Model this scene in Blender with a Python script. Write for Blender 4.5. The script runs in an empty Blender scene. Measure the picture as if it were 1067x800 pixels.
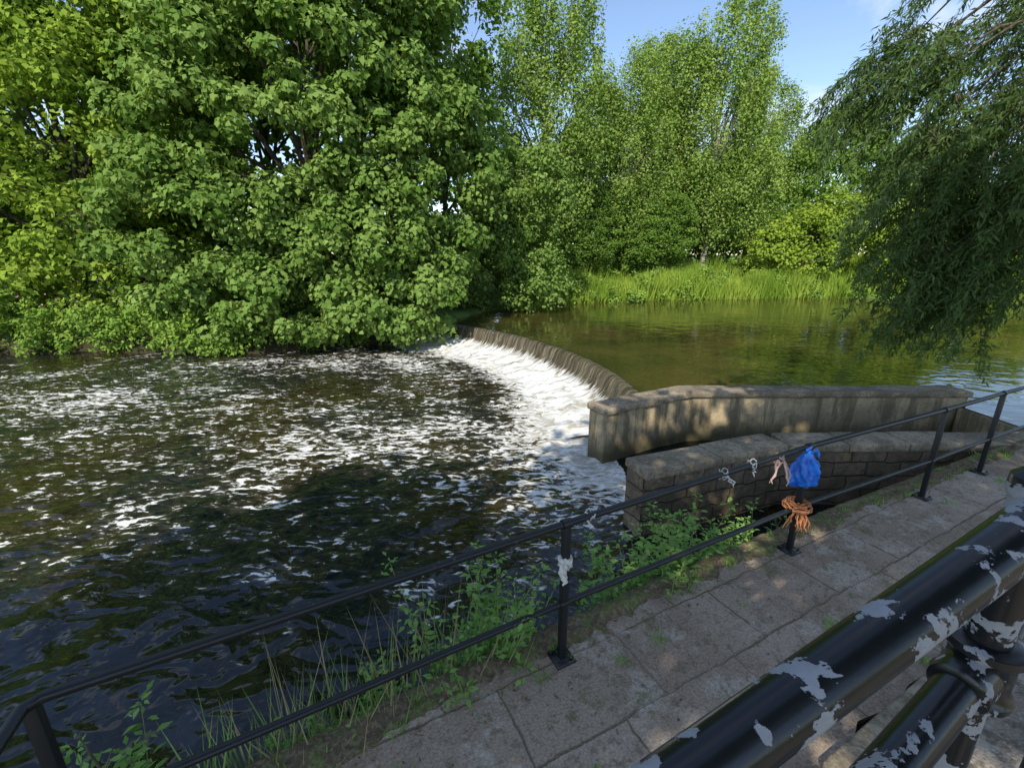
import bpy, math, numpy as np
import bmesh
from mathutils import Vector, noise as mnoise
R = math.radians
scene = bpy.context.scene
col = scene.collection

# ------------------------------------------------------------------ helpers
def new_obj(name, mesh, parent=None, mats=()):
    ob = bpy.data.objects.new(name, mesh)
    col.objects.link(ob)
    for m in mats: mesh.materials.append(m)
    if parent is not None: ob.parent = parent
    return ob

def empty(name, loc=(0,0,0)):
    e = bpy.data.objects.new(name, None); e.location = loc
    e.empty_display_size = .2
    col.objects.link(e); return e

def mesh_np(name, V, F, smooth=False, tint=None):
    V = np.asarray(V, dtype=np.float32); F = np.asarray(F, dtype=np.int32)
    me = bpy.data.meshes.new(name)
    k = F.shape[1]
    me.vertices.add(len(V)); me.vertices.foreach_set("co", V.ravel())
    me.loops.add(F.size); me.loops.foreach_set("vertex_index", F.ravel())
    me.polygons.add(len(F))
    me.polygons.foreach_set("loop_start", np.arange(0, F.size, k, dtype=np.int32))
    try: me.polygons.foreach_set("loop_total", np.full(len(F), k, dtype=np.int32))
    except Exception: pass
    if smooth: me.polygons.foreach_set("use_smooth", np.ones(len(F), dtype=bool))
    me.update(calc_edges=True)
    if tint is not None:
        at = me.attributes.new("tint", 'FLOAT', 'FACE'); at.data.foreach_set("value", np.asarray(tint, dtype=np.float32))
    return me

def tube_arrays(pts, rad, sides=8, caps=True):
    pts = [Vector(p) for p in pts]; n = len(pts)
    V = []; F = []
    up = None
    for i, p in enumerate(pts):
        if i == 0: t = pts[1]-pts[0]
        elif i == n-1: t = pts[-1]-pts[-2]
        else: t = pts[i+1]-pts[i-1]
        t.normalize()
        if up is None:
            up = Vector((0,0,1)) if abs(t.z) < .9 else Vector((1,0,0))
        u = t.cross(up)
        if u.length < 1e-4: u = t.cross(Vector((0,1,0)))
        u.normalize(); w = u.cross(t).normalized(); up = w
        r = rad[i] if hasattr(rad, '__len__') else rad
        for k in range(sides):
            a = 2*math.pi*k/sides
            V.append(p + (u*math.cos(a) + w*math.sin(a))*r)
    for i in range(n-1):
        for k in range(sides):
            k2 = (k+1) % sides
            F.append((i*sides+k, i*sides+k2, (i+1)*sides+k2, (i+1)*sides+k))
    if caps:
        c0 = len(V); V.append(pts[0]); c1 = len(V); V.append(pts[-1])
        for k in range(0, sides, 2):
            F.append((c0, (k+2) % sides, (k+1) % sides, k))
            b = (n-1)*sides
            F.append((c1, b+k, b+(k+1) % sides, b+(k+2) % sides))
    return [tuple(v) for v in V], F

class Builder:
    def __init__(s): s.V = []; s.F = []
    def tube(s, pts, rad, sides=8, caps=True):
        V, F = tube_arrays(pts, rad, sides, caps); o = len(s.V)
        s.V += V; s.F += [tuple(i+o for i in f) for f in F]
    def box(s, c, size, rotz=0.0):
        o = len(s.V); ca, sa = math.cos(rotz), math.sin(rotz)
        for dz in (-.5,.5):
            for dx, dy in ((-.5,-.5),(.5,-.5),(.5,.5),(-.5,.5)):
                x, y = dx*size[0], dy*size[1]
                s.V.append((c[0]+x*ca-y*sa, c[1]+x*sa+y*ca, c[2]+dz*size[2]))
        for f in ((3,2,1,0),(4,5,6,7),(0,1,5,4),(1,2,6,5),(2,3,7,6),(3,0,4,7)):
            s.F.append(tuple(i+o for i in f))
    def obj(s, name, parent, mat, smooth=True, bevel=0):
        me = mesh_np(name, s.V, s.F, smooth)
        ob = new_obj(name, me, parent, (mat,))
        if smooth and hasattr(me, 'set_sharp_from_angle'): me.set_sharp_from_angle(angle=R(40))
        if bevel:
            m = ob.modifiers.new("b", 'BEVEL'); m.width = bevel; m.segments = 2; m.limit_method = 'ANGLE'
        return ob

def unit(a): return a/np.maximum(np.linalg.norm(a, axis=1, keepdims=True), 1e-6)

def leaf_arrays(P, D, N, L, W, fold=.12):
    D = unit(D); S = unit(np.cross(D, N)); N2 = np.cross(S, D)
    L = np.asarray(L).reshape(-1,1); W = np.asarray(W).reshape(-1,1)
    V = np.empty((len(P), 4, 3), dtype=np.float32)
    V[:,0] = P
    V[:,1] = P + D*L*.42 + S*W*.5 + N2*W*fold
    V[:,2] = P + D*L - N2*L*.08
    V[:,3] = P + D*L*.42 - S*W*.5 + N2*W*fold
    F = np.arange(len(P)*4, dtype=np.int32).reshape(-1,4)
    return V.reshape(-1,3), F

# ------------------------------------------------------------------ node helpers
def newmat(name):
    m = bpy.data.materials.new(name); m.use_nodes = True
    nt = m.node_tree; nt.nodes.clear()
    out = nt.nodes.new('ShaderNodeOutputMaterial')
    return m, nt, out
def nd(nt, t, **kw):
    n = nt.nodes.new(t)
    for k, v in kw.items(): setattr(n, k, v)
    return n
def lk(nt, a, b): nt.links.new(a, b)
def setv(sock, v):
    if hasattr(v, 'node'): sock.id_data.links.new(v, sock)
    else:
        if isinstance(v, (tuple, list)) and len(v) == 3 and sock.type == 'RGBA': v = (*v, 1)
        sock.default_value = v
def noise(nt, vec, scale, detail=4, rough=.55, dist=0):
    n = nd(nt, 'ShaderNodeTexNoise')
    if vec is not None: lk(nt, vec, n.inputs['Vector'])
    n.inputs['Scale'].default_value = scale; n.inputs['Detail'].default_value = detail
    n.inputs['Roughness'].default_value = rough; n.inputs['Distortion'].default_value = dist
    return n.outputs[0]
def mix(nt, f, a, b, blend='MIX'):
    n = nd(nt, 'ShaderNodeMix', data_type='RGBA', blend_type=blend)
    setv(n.inputs[0], f); setv(n.inputs[6], a); setv(n.inputs[7], b)
    return n.outputs[2]
def math_(nt, op, a, b=0.0, clamp=False):
    n = nd(nt, 'ShaderNodeMath', operation=op); n.use_clamp = clamp
    setv(n.inputs[0], a); setv(n.inputs[1], b); return n.outputs[0]
def step(nt, v, lo, hi, smooth=True):
    n = nd(nt, 'ShaderNodeMapRange', interpolation_type='SMOOTHSTEP' if smooth else 'LINEAR')
    setv(n.inputs['Value'], v); setv(n.inputs['From Min'], lo); setv(n.inputs['From Max'], hi)
    return n.outputs[0]
def mapping(nt, scale=(1,1,1), rot=(0,0,0), kind='Object', src=None):
    if src is None:
        tc = nd(nt, 'ShaderNodeTexCoord'); src = tc.outputs[kind]
    m = nd(nt, 'ShaderNodeMapping'); lk(nt, src, m.inputs['Vector'])
    m.inputs['Scale'].default_value = scale; m.inputs['Rotation'].default_value = rot
    return m.outputs[0]
def bump(nt, h, strength=.5, dist=.02, normal=None):
    b = nd(nt, 'ShaderNodeBump'); lk(nt, h, b.inputs['Height'])
    b.inputs['Strength'].default_value = strength; b.inputs['Distance'].default_value = dist
    if normal is not None: lk(nt, normal, b.inputs['Normal'])
    return b.outputs[0]
def princ(nt, out, color, rough, normal=None, spec=.5, **kw):
    p = nd(nt, 'ShaderNodeBsdfPrincipled')
    setv(p.inputs['Base Color'], color); setv(p.inputs['Roughness'], rough)
    p.inputs['Specular IOR Level'].default_value = spec
    if normal is not None: lk(nt, normal, p.inputs['Normal'])
    for k, v in kw.items(): setv(p.inputs[k], v)
    lk(nt, p.outputs[0], out.inputs['Surface']); return p

# ------------------------------------------------------------------ materials
def leaf_mat(name, dark, light, trans=.33):
    """colour varies leaf by leaf and clump by clump through the stored 'tint' attribute"""
    m, nt, out = newmat(name)
    at = nd(nt, 'ShaderNodeAttribute', attribute_name='tint')
    c = mix(nt, at.outputs['Fac'], dark, light)
    d = nd(nt, 'ShaderNodeBsdfDiffuse'); lk(nt, c, d.inputs[0])
    t = nd(nt, 'ShaderNodeBsdfTranslucent'); lk(nt, mix(nt, .4, c, (.26,.38,.02)), t.inputs[0])
    s = nd(nt, 'ShaderNodeMixShader'); s.inputs[0].default_value = trans
    lk(nt, d.outputs[0], s.inputs[1]); lk(nt, t.outputs[0], s.inputs[2])
    lk(nt, s.outputs[0], out.inputs['Surface'])
    return m

M_syc = leaf_mat("sycamore_leaf", (.08,.17,.025), (.29,.41,.11))
M_left = leaf_mat("lime_leaf", (.14,.26,.03), (.35,.45,.07))
M_birch = leaf_mat("birch_leaf", (.14,.26,.045), (.34,.44,.11))
M_dark = leaf_mat("alder_leaf", (.08,.16,.03), (.21,.33,.06))
M_yel = leaf_mat("yellow_shrub_leaf", (.18,.29,.04), (.34,.44,.06))
M_willow = leaf_mat("willow_leaf", (.045,.09,.028), (.15,.23,.08), .3)
M_under = leaf_mat("undergrowth_leaf", (.13,.25,.04), (.32,.46,.09))
M_weed = leaf_mat("weed_leaf", (.14,.28,.06), (.30,.48,.13), .3)
M_grass = leaf_mat("grass_blade", (.17,.29,.035), (.38,.49,.08), .3)
M_dry = leaf_mat("dry_grass_blade", (.28,.23,.12), (.5,.43,.27), .2)
M_litter = leaf_mat("dead_leaf", (.12,.075,.04), (.36,.27,.16), .1)

def bark_mat(name, c1, c2):
    m, nt, out = newmat(name)
    n = noise(nt, mapping(nt, (6,6,1.5)), 3, 2)
    princ(nt, out, mix(nt, step(nt, n, .35, .65), c1, c2), .9, None, .2)
    return m
M_bark = bark_mat("bark", (.06,.05,.035), (.14,.12,.09))
M_bbark = bark_mat("birch_bark", (.10,.09,.07), (.45,.43,.36))

M_ground, nt, out = newmat("earth_and_grass")
v = mapping(nt)
n1 = noise(nt, v, .8, 3); n2 = noise(nt, v, 9, 3)
c = mix(nt, step(nt, n1, .4, .6), (.08,.14,.025), (.12,.19,.04))
sx = nd(nt, 'ShaderNodeSeparateXYZ'); lk(nt, v, sx.inputs[0])
c = mix(nt, step(nt, math_(nt, 'ADD', sx.outputs[2], math_(nt, 'MULTIPLY', n2, .5)), -.3, .1), (.045,.04,.02), c)
princ(nt, out, c, .95, bump(nt, n2, .8, .08), .2)

PATH_ANG = R(27.0)
M_path, nt, out = newmat("worn_paving")
v = mapping(nt, (1,1,1), (0,0,-PATH_ANG))
vw = nd(nt, 'ShaderNodeVectorMath', operation='ADD'); lk(nt, v, vw.inputs[0])
ws = nd(nt, 'ShaderNodeVectorMath', operation='SCALE'); ws.inputs['Scale'].default_value = .07
nc = nd(nt, 'ShaderNodeTexNoise'); lk(nt, v, nc.inputs['Vector']); nc.inputs['Scale'].default_value = 3.4; nc.inputs['Detail'].default_value = 4; nc.inputs['Roughness'].default_value = .65
lk(nt, nc.outputs[1], ws.inputs[0]); lk(nt, ws.outputs[0], vw.inputs[1])
br = nd(nt, 'ShaderNodeTexBrick'); lk(nt, vw.outputs[0], br.inputs['Vector'])
br.inputs['Scale'].default_value = 1.0; br.inputs['Brick Width'].default_value = .86; br.inputs['Row Height'].default_value = .46
br.inputs['Mortar Size'].default_value = .010; br.inputs['Mortar Smooth'].default_value = .8
br.inputs['Color1'].default_value = (.33,.255,.19,1); br.inputs['Color2'].default_value = (.42,.335,.26,1)
br.inputs['Mortar'].default_value = (.19,.14,.09,1); br.offset = .37
nb = noise(nt, v, 1.1, 5, .7); nf = noise(nt, v, 13, 5, .75); nff = noise(nt, v, 70, 3, .75)
c = mix(nt, math_(nt, 'MULTIPLY', step(nt, nb, .42, .58), .8), br.outputs[0], (.27,.20,.145))
c = mix(nt, math_(nt, 'MULTIPLY', step(nt, noise(nt, v, 2.3, 6, .75), .52, .60), .6), c, (.47,.41,.34))
c = mix(nt, math_(nt, 'MULTIPLY', step(nt, nf, .52, .62), .55), c, (.15,.11,.075))
c = mix(nt, math_(nt, 'MULTIPLY', step(nt, noise(nt, v, 3.7, 6, .8), .55, .64), .65), c, (.14,.14,.06))
c = mix(nt, .6, c, mix(nt, step(nt, nff, .3, .7), (.5,.5,.5), (1.45,1.42,1.38)), 'MULTIPLY')
h = math_(nt, 'ADD', math_(nt, 'MULTIPLY', br.outputs[1], -.7), math_(nt, 'ADD', math_(nt, 'MULTIPLY', nf, .6), math_(nt, 'MULTIPLY', nb, .8)))
princ(nt, out, c, .9, bump(nt, h, .8, .018), .25)

M_conc, nt, out = newmat("pebbled_concrete")
v = mapping(nt)
vo = nd(nt, 'ShaderNodeTexVoronoi'); lk(nt, v, vo.inputs['Vector']); vo.inputs['Scale'].default_value = 48
n1 = noise(nt, v, 2, 5, .65)
c = mix(nt, step(nt, n1, .4, .6), (.24,.19,.15), (.40,.35,.29))
c = mix(nt, math_(nt, 'MULTIPLY', step(nt, vo.outputs[0], .35, .1), .5), c, (.52,.49,.43))
c = mix(nt, math_(nt, 'MULTIPLY', step(nt, noise(nt, v, 7, 6, .8), .48, .60), .8), c, (.10,.085,.055))
princ(nt, out, c, .9, bump(nt, math_(nt, 'SUBTRACT', n1, vo.outputs[0]), .6, .01), .25)

M_render, nt, out = newmat("stained_shaded_render")  # stained render; stains added and colours deepened to paint in the wall's shade
v = mapping(nt); vs = mapping(nt, (3,3,.35))
n1 = noise(nt, v, 1.2, 6, .7); n2 = noise(nt, vs, 2, 5, .65); n3 = noise(nt, v, 14, 4, .7)
c = mix(nt, step(nt, n1, .38, .62), (.50,.39,.23), (.29,.23,.14))
c = mix(nt, math_(nt, 'MULTIPLY', step(nt, n2, .46, .62), .75), c, (.12,.095,.055))
c = mix(nt, math_(nt, 'MULTIPLY', step(nt, n3, .5, .66), .4), c, (.15,.125,.08))
sx = nd(nt, 'ShaderNodeSeparateXYZ'); lk(nt, v, sx.inputs[0])
wet = step(nt, math_(nt, 'ADD', sx.outputs[2], math_(nt, 'MULTIPLY', n2, .5)), -.2, -.55)
c = mix(nt, math_(nt, 'MULTIPLY', wet, .85), c, (.06,.055,.025))
princ(nt, out, c, .85, bump(nt, math_(nt, 'ADD', n1, math_(nt, 'MULTIPLY', n3, .5)), .8, .025), .3)

M_cop, nt, out = newmat("concrete_coping")
v = mapping(nt); n1 = noise(nt, v, 2.2, 6, .75); n2 = noise(nt, v, 22, 4, .75)
c = mix(nt, step(nt, n1, .40, .60), (.36,.29,.205), (.19,.155,.11))
c = mix(nt, math_(nt, 'MULTIPLY', step(nt, n2, .46, .62), .6), c, (.10,.083,.055))
princ(nt, out, c, .9, bump(nt, math_(nt, 'ADD', n1, n2), .7, .015), .25)

def stone_mat(name, ang):
    m, nt, out = newmat(name)
    tc = nd(nt, 'ShaderNodeTexCoord')
    sx = nd(nt, 'ShaderNodeSeparateXYZ'); lk(nt, tc.outputs['Object'], sx.inputs[0])
    u = math_(nt, 'ADD', math_(nt, 'MULTIPLY', sx.outputs[0], math.cos(ang)), math_(nt, 'MULTIPLY', sx.outputs[1], math.sin(ang)))
    cb = nd(nt, 'ShaderNodeCombineXYZ'); lk(nt, u, cb.inputs[0]); lk(nt, sx.outputs[2], cb.inputs[1])
    n0 = nd(nt, 'ShaderNodeTexNoise'); lk(nt, tc.outputs['Object'], n0.inputs['Vector']); n0.inputs['Scale'].default_value = 5; n0.inputs['Detail'].default_value = 3
    ws = nd(nt, 'ShaderNodeVectorMath', operation='SCALE'); ws.inputs['Scale'].default_value = .10; lk(nt, n0.outputs[1], ws.inputs[0])
    va = nd(nt, 'ShaderNodeVectorMath', operation='ADD'); lk(nt, cb.outputs[0], va.inputs[0]); lk(nt, ws.outputs[0], va.inputs[1])
    b = nd(nt, 'ShaderNodeTexBrick'); lk(nt, va.outputs[0], b.inputs['Vector'])
    b.inputs['Scale'].default_value = 1; b.inputs['Brick Width'].default_value = .44; b.inputs['Row Height'].default_value = .20
    b.inputs['Mortar Size'].default_value = .014; b.inputs['Mortar Smooth'].default_value = 1.0
    b.inputs['Color1'].default_value = (.19,.135,.085,1); b.inputs['Color2'].default_value = (.30,.22,.15,1); b.inputs['Mortar'].default_value = (.12,.09,.06,1)
    n1 = noise(nt, tc.outputs['Object'], 3, 5, .7); n2 = noise(nt, tc.outputs['Object'], 16, 4, .75)
    c = mix(nt, math_(nt, 'MULTIPLY', step(nt, n1, .42, .60), .75), b.outputs[0], (.11,.095,.055))
    c = mix(nt, math_(nt, 'MULTIPLY', step(nt, n2, .46, .62), .6), c, (.12,.095,.06))
    h = math_(nt, 'ADD', math_(nt, 'MULTIPLY', b.outputs[1], -.9), math_(nt, 'ADD', n1, math_(nt, 'MULTIPLY', n2, .8)))
    princ(nt, out, c, .85, bump(nt, h, 1.0, .035), .3)
    return m
M_stone = stone_mat("coursed_stone", R(14))
M_stone2 = stone_mat("embankment_stone", PATH_ANG)

def paint_mat(name, peel_lo, peel_hi, scale, peelcol, stretch=(1,1,1), rot=0, rough=.25):
    m, nt, out = newmat(name)
    v = mapping(nt, stretch, (0,0,rot))
    n1 = noise(nt, v, scale, 6, .6, .3); n2 = noise(nt, v, scale*6, 4)
    mask = step(nt, math_(nt, 'ADD', n1, math_(nt, 'MULTIPLY', math_(nt, 'SUBTRACT', n2, .5), .14)), peel_lo, peel_hi)
    sc = mix(nt, n2, peelcol, tuple(x*.55 for x in peelcol))
    c = mix(nt, mask, (.011,.012,.014), sc)
    r = math_(nt, 'ADD', math_(nt, 'ADD', rough, math_(nt, 'MULTIPLY', n2, .15)), math_(nt, 'MULTIPLY', mask, .45))
    princ(nt, out, c, r, bump(nt, math_(nt, 'ADD', math_(nt, 'MULTIPLY', mask, -1), math_(nt, 'MULTIPLY', n2, .3)), .6, .0015), .5)
    return m
M_pipe = paint_mat("peeling_black_paint", .556, .566, 13, (.42,.42,.46), (1,1.2,1.2), 0, .16)
M_rail = paint_mat("black_railing_paint", .66, .68, 24, (.16,.12,.10), rough=.30)

def simple_mat(name, c1, c2, rough, scale=20, **kw):
    m, nt, out = newmat(name)
    n = noise(nt, mapping(nt), scale, 4)
    princ(nt, out, mix(nt, step(nt, n, .3, .7), c1, c2), rough, bump(nt, n, .4, .004), .4, **kw); return m
M_blue = simple_mat("blue_polythene", (.008,.09,.46), (.02,.20,.75), .3, 15)
M_white = simple_mat("grubby_white_cloth", (.45,.42,.38), (.7,.68,.64), .9, 40)
M_orange = simple_mat("orange_twine", (.45,.13,.04), (.62,.30,.13), .8, 40)
M_pinkrag = simple_mat("faded_pink_rag", (.42,.25,.22), (.55,.42,.38), .9, 40)
M_stem = simple_mat("weed_stem", (.16,.26,.08), (.26,.24,.12), .8, 20)

# water
def water_mat(name, deep, shallow, foam=True, b1=.25, sc=2.2, spec=.5):
    m, nt, out = newmat(name)
    v = mapping(nt)
    nw = noise(nt, mapping(nt, (.8,1.25,1), (0,0,R(20))), sc, 2, .5, .6)
    nw2 = noise(nt, v, sc*3.3, 1, .5, .4)
    nl = noise(nt, v, .35, 2)
    h = math_(nt, 'ADD', nw, math_(nt, 'MULTIPLY', nw2, .15))
    col_ = mix(nt, step(nt, nl, .35, .65), deep, shallow)
    if foam:
        at = nd(nt, 'ShaderNodeAttribute', attribute_name='foam'); cov = at.outputs['Fac']
        vf = mapping(nt, (.75,1.7,1), (0,0,R(-14)))
        f1 = noise(nt, vf, 1.9, 4, .62, 1.2)
        f2 = noise(nt, mapping(nt, (.85,1.6,1), (0,0,R(8))), 6.8, 4, .6, .9)
        f3 = noise(nt, v, .5, 2, .5, .6)
        f = math_(nt, 'ADD', math_(nt, 'ADD', math_(nt, 'MULTIPLY', f1, .34), math_(nt, 'MULTIPLY', f2, .46)), math_(nt, 'MULTIPLY', f3, .20))
        thr = math_(nt, 'SUBTRACT', .66, math_(nt, 'MULTIPLY', cov, .33))
        df = math_(nt, 'SUBTRACT', f, thr)
        mask = step(nt, df, -.004, .05)
        halo = math_(nt, 'MULTIPLY', step(nt, df, -.12, .03), math_(nt, 'MULTIPLY', cov, .8))
        col_ = mix(nt, halo, col_, (.13,.10,.045))
        fc = mix(nt, step(nt, f2, .42, .62), (.46,.43,.36), (.80,.80,.78))
        col_ = mix(nt, math_(nt, 'MULTIPLY', mask, .90), col_, fc)
        rough = math_(nt, 'ADD', .04, math_(nt, 'MULTIPLY', mask, .55))
    else:
        rough = .03
    p = princ(nt, out, col_, rough, bump(nt, h, b1, .12), spec, IOR=1.333)
    return m
M_river = water_mat("river_water_foamy", (.005,.009,.013), (.016,.012,.005), True, .55, 2.2, 1.0)
M_pond = water_mat("upstream_water", (.035,.036,.010), (.07,.055,.016), False, .13, 1.6, .8)

M_weir, nt, out = newmat("weir_face_water")
at = nd(nt, 'ShaderNodeAttribute', attribute_name='prof'); sp = nd(nt, 'ShaderNodeSeparateXYZ'); lk(nt, at.outputs['Vector'], sp.inputs[0])
mp = mapping(nt, (11, 1.6, 1), src=at.outputs['Vector'])
n1 = noise(nt, mp, 1.0, 4, .65, .6); n2 = noise(nt, mapping(nt, (3.5,6,1), src=at.outputs['Vector']), 1, 6, .75, 1.0)
c = mix(nt, step(nt, n1, .38, .72), (.05,.04,.022), (.21,.18,.12))
dn = sp.outputs[1]
fo = step(nt, math_(nt, 'ADD', dn, math_(nt, 'MULTIPLY', math_(nt, 'SUBTRACT', n1, .5), .45)), .44, .60)
c = mix(nt, fo, c, mix(nt, step(nt, math_(nt, 'ADD', math_(nt, 'MULTIPLY', n2, .8), math_(nt, 'MULTIPLY', n1, .2)), .36, .56), (.38,.34,.25), (.80,.80,.78)))
princ(nt, out, c, math_(nt, 'ADD', .15, math_(nt, 'MULTIPLY', fo, .6)), bump(nt, math_(nt, 'ADD', math_(nt, 'MULTIPLY', n1, .5), math_(nt, 'MULTIPLY', n2, 2)), .8, .05), .5)

# ------------------------------------------------------------------ terrain
river = np.array([(-90,-9),(-2.6,-4),(-2.0,1.35),(.08,2.62),(2.1,3.65),(5.1,5.05),(6.5,5.7),(8.4,6.55),(30,15.5),(90,32),
                  (90,60),(60,42),(45,34),(27,27.0),(18.3,27.3),(10,26.5),(2.4,24),(-.6,21),(-1.9,17.9),(-3.5,18.2),(-4.9,16.8),
                  (-9,14.8),(-14.8,15.3),(-20,14),(-90,17)], dtype=float)
def sdist(X, Y, P):
    d = np.full(X.shape, 1e9); inside = np.zeros(X.shape, bool)
    n = len(P)
    for i in range(n):
        a = P[i]; b = P[(i+1) % n]; e = b-a
        t = np.clip(((X-a[0])*e[0]+(Y-a[1])*e[1])/(e@e), 0, 1)
        dd = np.hypot(X-a[0]-t*e[0], Y-a[1]-t*e[1]); d = np.minimum(d, dd)
        c = ((a[1] > Y) != (b[1] > Y)) & (X < (b[0]-a[0])*(Y-a[1])/((b[1]-a[1]) if b[1] != a[1] else 1e-9)+a[0])
        inside ^= c
    return np.where(inside, -d, d)
def sst(x, a, b):
    t = np.clip((x-a)/(b-a), 0, 1); return t*t*(3-2*t)
def terrain_z(X, Y):
    d = sdist(X, Y, river)
    z = np.where(d < 0, -.9 + d*.9, -.9 + np.minimum(d*1.0, .85))
    z = np.maximum(z, -2.4)
    far = Y > (.45*X + 9)
    bump_ = .10*np.sin(X*1.7+Y*.6)*np.cos(Y*1.3-X*.4) + .06*np.sin(X*4.1)*np.cos(Y*3.7)
    z = np.where(far, z + (sst(d, .6, 7)*1.4 + bump_*sst(d, .0, 1.5)), np.minimum(z, -.18))
    return z
xs = np.concatenate([np.linspace(-450,-31,22), np.arange(-30,36,.4), np.linspace(37,450,22)])
ys = np.concatenate([np.linspace(-450,-11,18), np.arange(-10,42,.4), np.linspace(43,450,22)])
def grid_mesh(name, xs, ys, zf):
    X, Y = np.meshgrid(xs, ys); Z = zf(X, Y)
    V = np.stack([X, Y, Z], -1).reshape(-1,3)
    nx, ny = len(xs), len(ys)
    i = np.arange((ny-1)*(nx-1)); r, c = i//(nx-1), i % (nx-1)
    F = np.stack([r*nx+c, r*nx+c+1, (r+1)*nx+c+1, (r+1)*nx+c], -1)
    return mesh_np(name, V, F, True), X, Y
me, _, _ = grid_mesh("ground", xs, ys, terrain_z)
new_obj("ground", me, None, (M_ground,))

# ------------------------------------------------------------------ weir
crest = np.array([(2.46,7.75),(2.42,8.18),(2.18,10.19),(1.51,12.25),(.206,14.70),(-1.75,16.9),(-3.0,17.9)])
def catmull(P, n):
    P = np.vstack([2*P[0]-P[1], P, 2*P[-1]-P[-2]]); out = []
    for i in range(1, len(P)-2):
        for t in np.linspace(0, 1, n, endpoint=False):
            a,b,c,d = P[i-1],P[i],P[i+1],P[i+2]
            out.append(.5*((2*b)+(-a+c)*t+(2*a-5*b+4*c-d)*t*t+(-a+3*b-3*c+d)*t**3))
    out.append(P[-2]); return np.array(out)
cc = catmull(crest, 30)
tan = np.gradient(cc, axis=0); tan /= np.linalg.norm(tan, axis=1, keepdims=True)
nrm = np.stack([-tan[:,1], tan[:,0]], -1)
prof = [(-.30,-.26,0.0),(-.10,-.205,.05),(0,-.192,.1),(.07,-.215,.18),(.13,-.30,.26),(.17,-.42,.34),(.22,-.54,.43),(.34,-.64,.52),(.5,-.70,.58),(.62,-.73,.61),(.75,-.75,.64),(.88,-.77,.67),(1.02,-.785,.70),(1.16,-.80,.73),(1.32,-.82,.77),(1.5,-.845,.82),(1.7,-.88,.9),(2.0,-.96,1.0)]
V = []; A = []; s = 0
for i, p in enumerate(cc):
    if i: s += np.linalg.norm(cc[i]-cc[i-1])
    for (o, z, t) in prof:
        wob = .0 if t < .3 else (.10*mnoise.noise(Vector((s*3, o*3.5, 1)))+.06*mnoise.noise(Vector((s*8, o*8, 4))))*(1 if t > .5 else .15)
        V.append((p[0]+nrm[i,0]*o, p[1]+nrm[i,1]*o, z+wob)); A.append((s, t, 0))
k = len(prof)
F = [(i*k+j, i*k+j+1, (i+1)*k+j+1, (i+1)*k+j) for i in range(len(cc)-1) for j in range(k-1)]
me = mesh_np("weir", V, F, True)
at = me.attributes.new("prof", 'FLOAT_VECTOR', 'POINT'); at.data.foreach_set("vector", np.array(A, dtype=np.float32).ravel())
new_obj("weir", me, None, (M_weir,))

# ------------------------------------------------------------------ river water
xw = np.concatenate([np.linspace(-90,-25,14), np.arange(-24.5,-6,.2), np.arange(-6,4,.07), np.arange(4,8.2,.3)])
yw = np.concatenate([np.linspace(-12,-1,10), np.arange(-.8,4,.16), np.arange(4,19.5,.09)])
def foam_field(X, Y):
    dmin = np.full(X.shape, 1e9)
    for p in cc[::5]: dmin = np.minimum(dmin, np.hypot(X-p[0], Y-p[1]))
    foam = .95*np.exp(-np.maximum(dmin-1.55, 0)/(1.0+.8*sst(-Y, -12, -8)))
    jet = np.exp(-((Y-(8.0+.10*(X-1)))/1.9)**2)*np.exp(-np.maximum(1.0-X, 0)/4.2)*np.where(X < 4, 1, 0)
    jet2 = np.exp(-((Y-5.9)/1.2)**2)*np.exp(-((X-.7)/1.5)**2)*.60
    base = .255*sst(Y, 2.2, 5.2)*(1-.20*sst(-X, 3, 18)) + .15*sst(Y, .6, 2.4)
    base += .06*np.sin(Y*1.1+.25*X)*sst(Y, 3, 6)
    base *= 1-.4*sst(Y, 12.5, 16)*sst(-X, 5, 10)
    foam = np.clip(np.maximum(np.maximum(foam, base), np.maximum(.58*jet, jet2)), 0, 1)
    foam = np.where((X > 1.75) & (Y < .547*X+6.0), .12, foam)
    foam = np.where((X > 3.0) & (Y < 8), .12, foam)
    return np.where((Y < .5*X+3.9) & (X > 1.4), .1, foam)
def water_z(X, Y):
    f = foam_field(X, Y)**1.5
    tb = np.sin(X*7.3+1.3*np.sin(Y*4.1))*np.cos(Y*6.1+1.7*np.sin(X*3.3))*.5+np.sin(X*13.1+Y*5.7+2*np.sin(Y*6))*.3+np.cos(Y*15-X*6+2*np.sin(X*5))*.25
    return -.87 + .014*np.sin(X*3.1+Y*1.7)*np.cos(Y*2.9-X) + .010*np.sin(X*6.3-Y*4.4) + .055*f*tb
me, X, Y = grid_mesh("river_water", xw, yw, water_z)
at = me.attributes.new("foam", 'FLOAT', 'POINT'); at.data.foreach_set("value", foam_field(X, Y).astype(np.float32).ravel())
new_obj("river_water", me, None, (M_river,))

bm = bmesh.new()
pool = [tuple(p - n*.12) for p, n in zip(cc, nrm)]
loop = [(x, y) for x, y in pool] + [(-4.5,19.5),(-3,23),(1,27),(10,29),(18,30),(27,30),(45,37),(60,45),(90,63),(90,28),(30,14),(8.0,5.0),(8.0,7.74),(3.15,7.74)]
vs = [bm.verts.new((x, y, -.203)) for x, y in loop]
f = bm.faces.new(vs); bmesh.ops.recalc_face_normals(bm, faces=[f])
if f.normal.z < 0: f.normal_flip()
me = bpy.data.meshes.new("upstream_water"); bm.to_mesh(me); bm.free()
new_obj("upstream_water", me, None, (M_pond,))

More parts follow.
